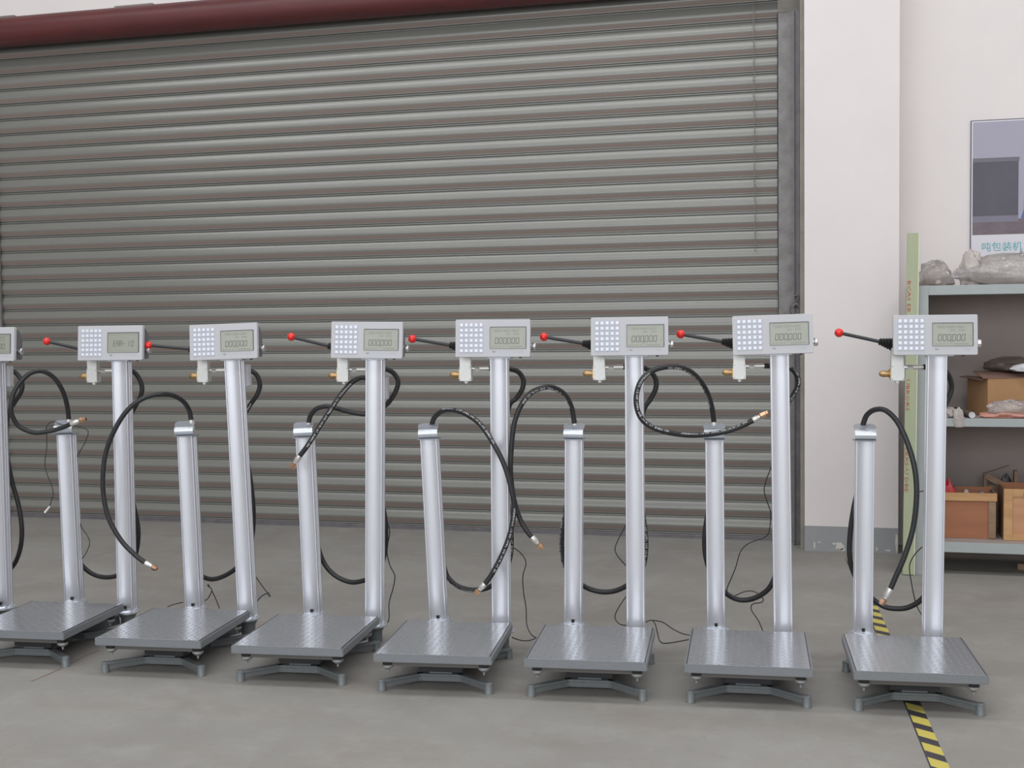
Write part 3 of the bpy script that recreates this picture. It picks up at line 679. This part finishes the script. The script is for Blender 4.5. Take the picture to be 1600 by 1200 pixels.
    for j, (wh, t0, ln) in enumerate(PRINT[k]):
        P, h = (P1, h1) if wh == 's' else (P2, h2)
        fr = frames(P); acc = [0]
        for i in range(1, len(P)): acc.append(acc[-1]+(P[i]-P[i-1]).length)
        tot = acc[-1]; s0 = t0*tot; sl = ln*tot; vs, fs = HT
        flip = fr[len(fr)//2][1].z > 0
        out = []
        for v in vs:
            s = s0 + v.x; s = min(s, tot*.995); i = 0
            lo, hi = 0, len(acc)-2
            while lo < hi:
                m_ = (lo+hi+1)//2
                if acc[m_] <= s: lo = m_
                else: hi = m_-1
            tfr = (s-acc[lo])/max(1e-6, acc[lo+1]-acc[lo]); p = P[lo].lerp(P[lo+1], tfr); d = fr[lo][1]
            c = Vector((-.25,-1,.12)); c = (c-d*c.dot(d)).normalized(); sd = c.cross(d)   # towards the front of the row
            ang = (v.y-.005)/.0118*.80 + .60
            out.append(p + (c*math.cos(ang) + sd*math.sin(ang))*.0121)
        keep = [f for f in fs if all(vs[i].x <= sl for i in f)]
        b = MB(); b.add(out, keep); b.build('hose_print', M['print'], h)
    # cords
    for pts in CORD.get(k, []):
        P = catmull([loc(*p) for p in pts], 5)
        for p in P: p.z = max(p.z, .0035)
        cd = MB().tube(P, .0026 if k != 'B' else .0021, 6).build('power_cord', M['cord'], root, smooth=True)
        if k == 'B':
            e = loc(70,801,.42); MB().cyl(P[0], e, .0045, .006, n=10).build('white_connector', M['whitep'], cd, smooth=True)
        if k == 'C' and len(pts) == 4 and pts[0][1] in (941, 888):
            e = P[-1]; MB().cyl(e, e+Vector((-.008 if pts[0][1] == 941 else .006, 0, .012 if pts[0][1] == 941 else -.010)), .005, n=8).build('plug', M['cord'], cd, smooth=True)
    return root
for k in SC: make_scale(k)

# ------------------------------------------------------------------ rack at the right
RX0, RX1, RY0, RY1 = .400, 1.75, 7.65, 8.22
rk = thing('shelf_rack', 'grey green metal shelf rack holding boxes and crates by the wall', 'shelf', ((RX0+RX1)/2, (RY0+RY1)/2, 0))
ox, oy = (RX0+RX1)/2, (RY0+RY1)/2; hx, hy = (RX1-RX0)/2, (RY1-RY0)/2
for x, y in ((-hx,-hy),(hx-.05,-hy),(-hx,hy-.05),(hx-.05,hy-.05)):
    b = MB()
    wpost = .100 if (x < 0 and y < 0) else .05
    b.box(x, x+wpost, y if y < 0 else y+.045, y+.005 if y < 0 else y+.05, 0, 1.704); b.box(x if x < 0 else x+.045, x+.005 if x < 0 else x+.05, y, y+.05, 0, 1.704)
    b.build('upright', M['rack'], rk)
for z, th in ((1.704,.055),(.927,.048),(.1965,.060)):
    b = MB(); b.box(-hx+.006,hx-.006,-hy+.012,hy-.006,z-.004,z-.001); b.mi = 1
    b.box(-hx+.006,hx-.006,-hy+.006,-hy+.012,z-th,z); b.box(-hx+.006,hx-.006,hy-.012,hy-.006,z-th,z)
    b.build('shelf_board', [M['rack_top'], M['rack']], rk)
MB().box(-hx+.006,hx-.006,hy-.004,hy-.001,.10,1.70).build('back_panel', M['rack_back'], rk)
MB().box(-hx+.006,-hx+.009,-hy+.05,hy-.006,.10,1.70).build('side_panel', M['under'], rk)

# board with red lettering leaning on the rack
t0_, t1_ = at(1427, 364, 7.60), at(1419.5, 905, 7.60)
bd = thing('green_board', 'tall narrow pale green board with red lettering leaning on the shelf rack', 'board', (t1_.x, 7.60, 0))
lean = math.atan((t0_.x-t1_.x)/(t0_.z-t1_.z)); bd.rotation_euler = (0, lean, 0)
H_ = t0_.z
MB().box(-.033,.029,0,.020,.004,H_).build('panel', M['board'], bd, bevel=.001)
MB().box(.029,.035,-.001,.020,.004,H_-.01).build('pale_edge', M['board_edge'], bd)
for s_, z_ in (('BCAS EB', 1.735), ('UBRORS', 1.16), ('EBXS-U DBE', .76)):
    v, f = text_mesh(s_, .050, .0004)
    b = MB(); b.add([(p.y*.55-.028, -.0006+p.z*.5, z_-p.x) for p in v], f); b.build('red_lettering', M['redprint'], bd)

# crumpled bags etc.
def lump(name, cx, cy, cz, rx, ry, rz, m, seed, amp=.18, flat=.55, n=26, k=4):
    """lumpy closed body resting on z=cz, like filled or wrapped film"""
    r = random.Random(seed); ph = [(r.uniform(0,6.28), r.uniform(0,6.28), r.randint(2,7), r.randint(2,6)) for _ in range(7)]
    b = MB(); vs = []; fs = []; m_ = n//2
    for j in range(m_+1):
        th = PI*j/m_
        for i in range(n):
            p = 2*PI*i/n; d = 1+amp*sum(math.sin(a*p+q)*math.sin(c*th+s) for q, s, a, c in ph)/2.2+r.uniform(-amp*.10,amp*.10)*math.sin(th)
            x = math.sin(th)*math.cos(p)*rx*d; y = math.sin(th)*math.sin(p)*ry*d; z = math.cos(th)*rz*d
            z = max(z, -rz*flat)
            vs.append((cx+x, cy+y, cz+rz*flat+z))
    for j in range(m_):
        for i in range(n): fs.append((j*n+i, j*n+(i+1)%n, (j+1)*n+(i+1)%n, (j+1)*n+i))
    b.add(vs, fs); me = b.mesh(name, m, smooth=True)
    bm = bmesh.new(); bm.from_mesh(me); bmesh.ops.remove_doubles(bm, verts=bm.verts[:], dist=1e-5); bm.to_mesh(me); bm.free()
    return me
def lump_thing(name, label, cat, parts, group=None):
    nm, cx, cy, cz = parts[0][0], parts[0][1], parts[0][2], parts[0][3]
    t = thing(name, label, cat, (cx, cy, cz), 0, group)
    for i, (pn, x, y, z, rx, ry, rz, m, seed, amp) in enumerate(parts):
        link(pn, lump(pn, x-cx, y-cy, z-cz, rx, ry, rz, M[m], seed, amp), t)
    return t
TS = 1.7045
lump_thing('wrapped_bundle', 'dull film-wrapped bundle on the rack top, left one beside the green board', 'bundle',
    [('wrapped_filling', .550, 7.84, TS, .088, .10, .078, 'wrap', 3, .16), ('film_wrap', .552, 7.83, TS, .098, .115, .090, 'film2', 4, .2)])
lump_thing('wrapped_bundle', 'shiny clear film-wrapped long bundle on the rack top under the poster', 'bundle',
    [('wrapped_filling', 1.02, 7.84, TS, .31, .12, .095, 'film', 5, .14), ('film_wrap', 1.02, 7.83, TS, .34, .14, .112, 'film2', 6, .18), ('film_tuft', .745, 7.80, TS, .060, .06, .125, 'film', 8, .22)])
# cardboard box on the middle shelf
S2 = .9275
p0_ = at(1543, 655, 7.78)
bx0 = p0_.x; p1_ = at(1510, 640, 8.08); ca = math.atan2(p0_.x-p1_.x, .30); fw, dp, ht = .17, .15, .225
cb = thing('cardboard_box', 'brown cardboard box with open flaps on the middle shelf of the rack', 'box', (bx0+fw*math.cos(ca)-dp*math.sin(ca), 7.78+fw*math.sin(ca)+dp*math.cos(ca), S2), ca)
b = MB(); t = .005
b.box(-fw,fw,-dp,-dp+t,0,ht); b.box(-fw,fw,dp-t,dp,0,ht); b.box(-fw,-fw+t,-dp+t,dp-t,0,ht); b.box(fw-t,fw,-dp+t,dp-t,0,ht); b.box(-fw+t,fw-t,-dp+t,dp-t,0,t)
b.build('carton', M['card'], cb)
b = MB(); b.add([(-fw-.03,-dp-.004,ht+.001),(fw,-dp-.004,ht+.001),(fw,-dp+.17,ht+.035),(-fw-.02,-dp+.17,ht+.035),(-fw-.03,-dp-.004,ht+.005),(fw,-dp-.004,ht+.005),(fw,-dp+.17,ht+.039),(-fw-.02,-dp+.17,ht+.039)],
      [(3,2,1,0),(4,5,6,7),(0,1,5,4),(1,2,6,5),(2,3,7,6),(3,0,4,7)]); b.build('flap', M['card_dk'], cb)
b = MB(); b.add([(-fw-.03,-dp+.02,ht-.012),(-fw+.0,-dp+.02,ht+.001),(-fw+.0,dp,ht+.001),(-fw-.05,dp,ht-.004),(-fw-.03,-dp+.02,ht-.008),(-fw+.0,-dp+.02,ht+.005),(-fw+.0,dp,ht+.005),(-fw-.05,dp,ht+.0)],
      [(3,2,1,0),(4,5,6,7),(0,1,5,4),(1,2,6,5),(2,3,7,6),(3,0,4,7)]); b.build('flap', M['card_dk'], cb)
lump_thing('dark_sack', 'dark brown crumpled sack lying on top of the cardboard box', 'sack', [('sack_body', bx0+.16, 7.99, S2+ht+.040, .16, .11, .050, 'darkbag', 11, .12)])
lump_thing('white_bag', 'white plastic bag lying on the cardboard box before the dark sack', 'bag', [('bag_body', bx0+.24, 7.83, S2+ht+.040, .11, .035, .030, 'whitebag', 12, .12)])
q = at(1566, 648, 7.72)
lump_thing('pink_parts_bag', 'clear plastic bag of pinkish red parts in front of the cardboard box', 'bag',
    [('pink_filling', q.x+.03, 7.72, S2, .150, .045, .026, 'pinkbag', 13, .12), ('clear_film', q.x+.045, 7.72, S2+.020, .13, .045, .050, 'film2', 14, .22)])
# pipes wrapped in film
pp = at(1519, 643, 7.66)
t = thing('grey_tube', 'grey tube lying with its open round end forward on the middle shelf', 'tube', (pp.x, 7.66, S2))
b = MB(); b.lathe([(.0125,0),(.018,0),(.018,.002),(.018,.40),(.0125,.40),(.0125,0)], (0,0,.0185), (-.14,1,0), 18); b.build('tube_body', M['darkbag'], t, smooth=True)
MB().lathe([(.0125,0),(.0178,-.001),(.0185,.006),(.0182,.012)], (0,-.001,.0185), (-.14,1,0), 18).build('tube_rim', M['whitebag'], t, smooth=True)
pq = at(1490, 640, 7.70)
t = thing('film_wrapped_rods', 'bunch of rods wrapped in torn clear film hanging over the middle shelf edge', 'rods', (pq.x, 7.70, S2))
for i, (x, z) in enumerate(((0,.013),(.028,.013),(.014,.034))):
    MB().cyl((x-.01,-.03,z),(x-.10,.42,z),.012,n=12).build('rod', M['pine2' if i else 'blackp'], t, smooth=True)
link('torn_film', lump('torn_film', .024, -.042, -.052, .030, .016, .070, M['film'], 15, .12), t)
link('film_sleeve', lump('film_sleeve', -.02, .06, .0, .050, .10, .036, M['film'], 16, .1), t)

# crates on the bottom shelf
S3 = .197
c0 = at(1450, 835, 7.80); c1 = at(1556, 835, 7.80)
def crate(x0, x1, y0, y1, h, label, kind):
    t = thing('wooden_crate', label, 'crate', ((x0+x1)/2, (y0+y1)/2, S3), 0, 'wooden crates on the bottom shelf'); a_ = (x1-x0)/2; d = (y1-y0)/2
    if kind == 'ply':
        MB().box(-a_,a_,-d,-d+.012,0,h-.002).build('front_panel', M['ply'], t)
        MB().box(-a_-.003,a_+.004,-d-.012,-d,h-.048,h).build('top_batten', M['pine'], t, bevel=.001)
        MB().box(a_-.042,a_-.002,-d-.009,-d,.006,h-.050).build('corner_batten', M['pine2'], t, bevel=.001)
    else:
        MB().box(-a_+.048,a_-.048,-d+.004,-d+.012,.035,h-.045).build('front_panel', M['drawer'], t)
        for x in (-a_,a_-.048): MB().box(x,x+.048,-d-.004,-d+.012,0,h).build('corner_batten', M['pine'], t, bevel=.001)
        MB().box(-a_+.048,a_-.048,-d-.002,-d+.012,h-.045,h).build('top_batten', M['pine'], t, bevel=.001); MB().box(-a_+.048,a_-.048,-d-.002,-d+.012,0,.035).build('bottom_batten', M['pine'], t, bevel=.001)
        MB().box(-.10,.10,-d-.016,-d-.002,h-.040,h-.018).build('pull_batten', M['ply'], t, bevel=.001)
    MB().box(-a_,-a_+.012,-d+.012,d,0,h).build('side_panel', M['pine2'], t); MB().box(a_-.012,a_,-d+.012,d,0,h).build('side_panel', M['pine2'], t)
    MB().box(-a_,a_,d,d+.012,0,h+.01).build('back_panel', M['ply'], t); MB().box(-a_+.012,a_-.012,-d+.012,d,0,.010).build('base_panel', M['ply'], t)
    return t
zf = at(1520, 770, 7.80).z - S3
crate(c0.x-.05, c1.x, 7.80, 8.00, zf, 'reddish plywood crate with pale top batten, left one on bottom shelf', 'ply')
d0 = at(1568, 834, 7.77)
crate(d0.x, d0.x+.42, 7.77, 8.00, at(1568, 764, 7.77).z-S3, 'pale pine drawer-like crate, right one on bottom shelf', 'pine')
# contents
r0 = at(1482, 760, 7.90)
lump_thing('red_plastic_bag', 'bright red plastic bag sticking out of the left plywood crate', 'bag', [('bag_body', r0.x-.005, 7.90, S3+.011, .070, .05, .20, 'redbag', 21, .12)])
g0 = at(1508, 768, 7.95)
lump_thing('grey_fitting', 'dull grey round fitting poking out of the plywood crate', 'fitting', [('fitting_body', g0.x+.005, 7.93, S3+.011, .042, .035, .165, 'wrap', 22, .08)])
g1 = at(1525, 764, 7.90); t = thing('blue_grey_wedge', 'pale blue-grey pointed metal part rising from the plywood crate', 'part', (g1.x+.03, 7.89, S3+.011))
MB().prism([(-.045,0),(.045,0),(.040,.225),(.0,.268),(-.045,.215)], -.03, .03, 'y').build('wedge_body', M['greyp'], t, bevel=.004)
k0 = at(1562, 757, 8.08); t = thing('open_wooden_tray', 'dark weathered open wooden tray standing behind the two wooden crates', 'tray', (k0.x, 8.08, S3))
zt = at(1541, 739, 8.08).z-S3; zm = at(1560, 753, 8.08).z-S3; zp = at(1583, 735, 8.08).z-S3
MB().bar((-.085,-.02,zt-.01),(.01,-.02,zm-.01),.018,.035).build('slanted_slat', M['pine2'], t)
MB().box(-.094,-.076,-.011,.03,0,zt).build('side_post', M['pine2'], t); MB().box(.080,.100,-.03,.03,0,zp).build('side_post', M['pine2'], t)
MB().box(-.076,.080,.012,.024,0,zm-.02).build('tray_side', M['pine2'], t)
link('dark_cloth', lump('dark_cloth', .035, -.01, zm-.20, .042, .02, .16, M['blackp'], 25, .08), t)
u0 = at(1596, 756, 7.90); t = thing('glass_jar', 'round glassy grey jar top showing inside the right pine crate', 'jar', (u0.x+.01, 7.90, S3+.011))
MB().lathe([(.045,0),(.045,.20),(.042,.225),(.030,.24),(.001,.243)], (0,0,0), (0,0,1), 20).build('jar_body', M['greyp'], t, smooth=True)
r1, r2 = at(1537, 740, 8.08), at(1576, 727, 8.08)
t = thing('thin_red_rod', 'thin dark red rod slanting up from the corner of the wooden tray', 'rod', (r1.x, 8.08, r1.z))
MB().cyl((0,0,0),(r2.x-r1.x,0,r2.z-r1.z),.003,n=8).build('rod_shaft', M['darkbag'], t)
# wood offcut on the floor at the right
o0 = onfloor(1590, 890); t = thing('wood_offcut', 'short pale wood block on the floor in front of the rack', 'wood', (o0.x+.10, o0.y+.02, 0), -.3)
MB().box(-.09,.09,-.05,.05,0,.035).build('block', M['pine2'], t, bevel=.003)
t.children[0]['label'] = 'weathered pine block'

# ------------------------------------------------------------------ poster
PX0 = .822; ps = thing('wall_poster', 'poster of a warehouse doorway with teal caption on the white wall', 'poster', (PX0, YW-.004, 1.90))
MB().box(0,1.25,-.006,.003,0,.873).build('poster_sheet', M['poster_white'], ps)
MB().box(-.006,0,-.008,.003,-.004,.877).box(0,1.25,-.008,.003,-.006,0).box(0,1.25,-.007,.003,.873,.878).build('poster_edge', M['p_edge'], ps)
ph = MB().box(.008,1.24,-.0068,-.006,.142,.865).build('printed_photo', M['p_wall'], ps)
zb, zt_ = .142, .865
MB().box(.008,.285,-.0074,-.0068,.235,.628).build('dark_doorway', M['p_dark'], ph)
MB().box(.008,.29,-.0078,-.0068,.608,.634).build('door_head', M['p_frame'], ph)
MB().box(.008,1.24,-.0072,-.0068,.142,.240).build('printed_floor', M['p_floor'], ph)
MB().box(.008,.285,-.0078,-.0072,.222,.262).build('printed_step', M['p_mid'], ph)
MB().prism([(.300,.24),(.36,.24),(.36,.36),(.318,.355),(.318,.30)], -.0076, -.0068, 'y').build('blue_object', M['p_blue'], ph)
v, f = text_mesh('吨包装机', .078, .0003)
wv = max(p.x for p in v) - min(p.x for p in v); sc_k = .245/wv
b = MB(); b.add([(p.x*sc_k+.062, -.0066+p.z, p.y*sc_k+.040) for p in v], f); b.build('teal_caption', M['teal'], ps)
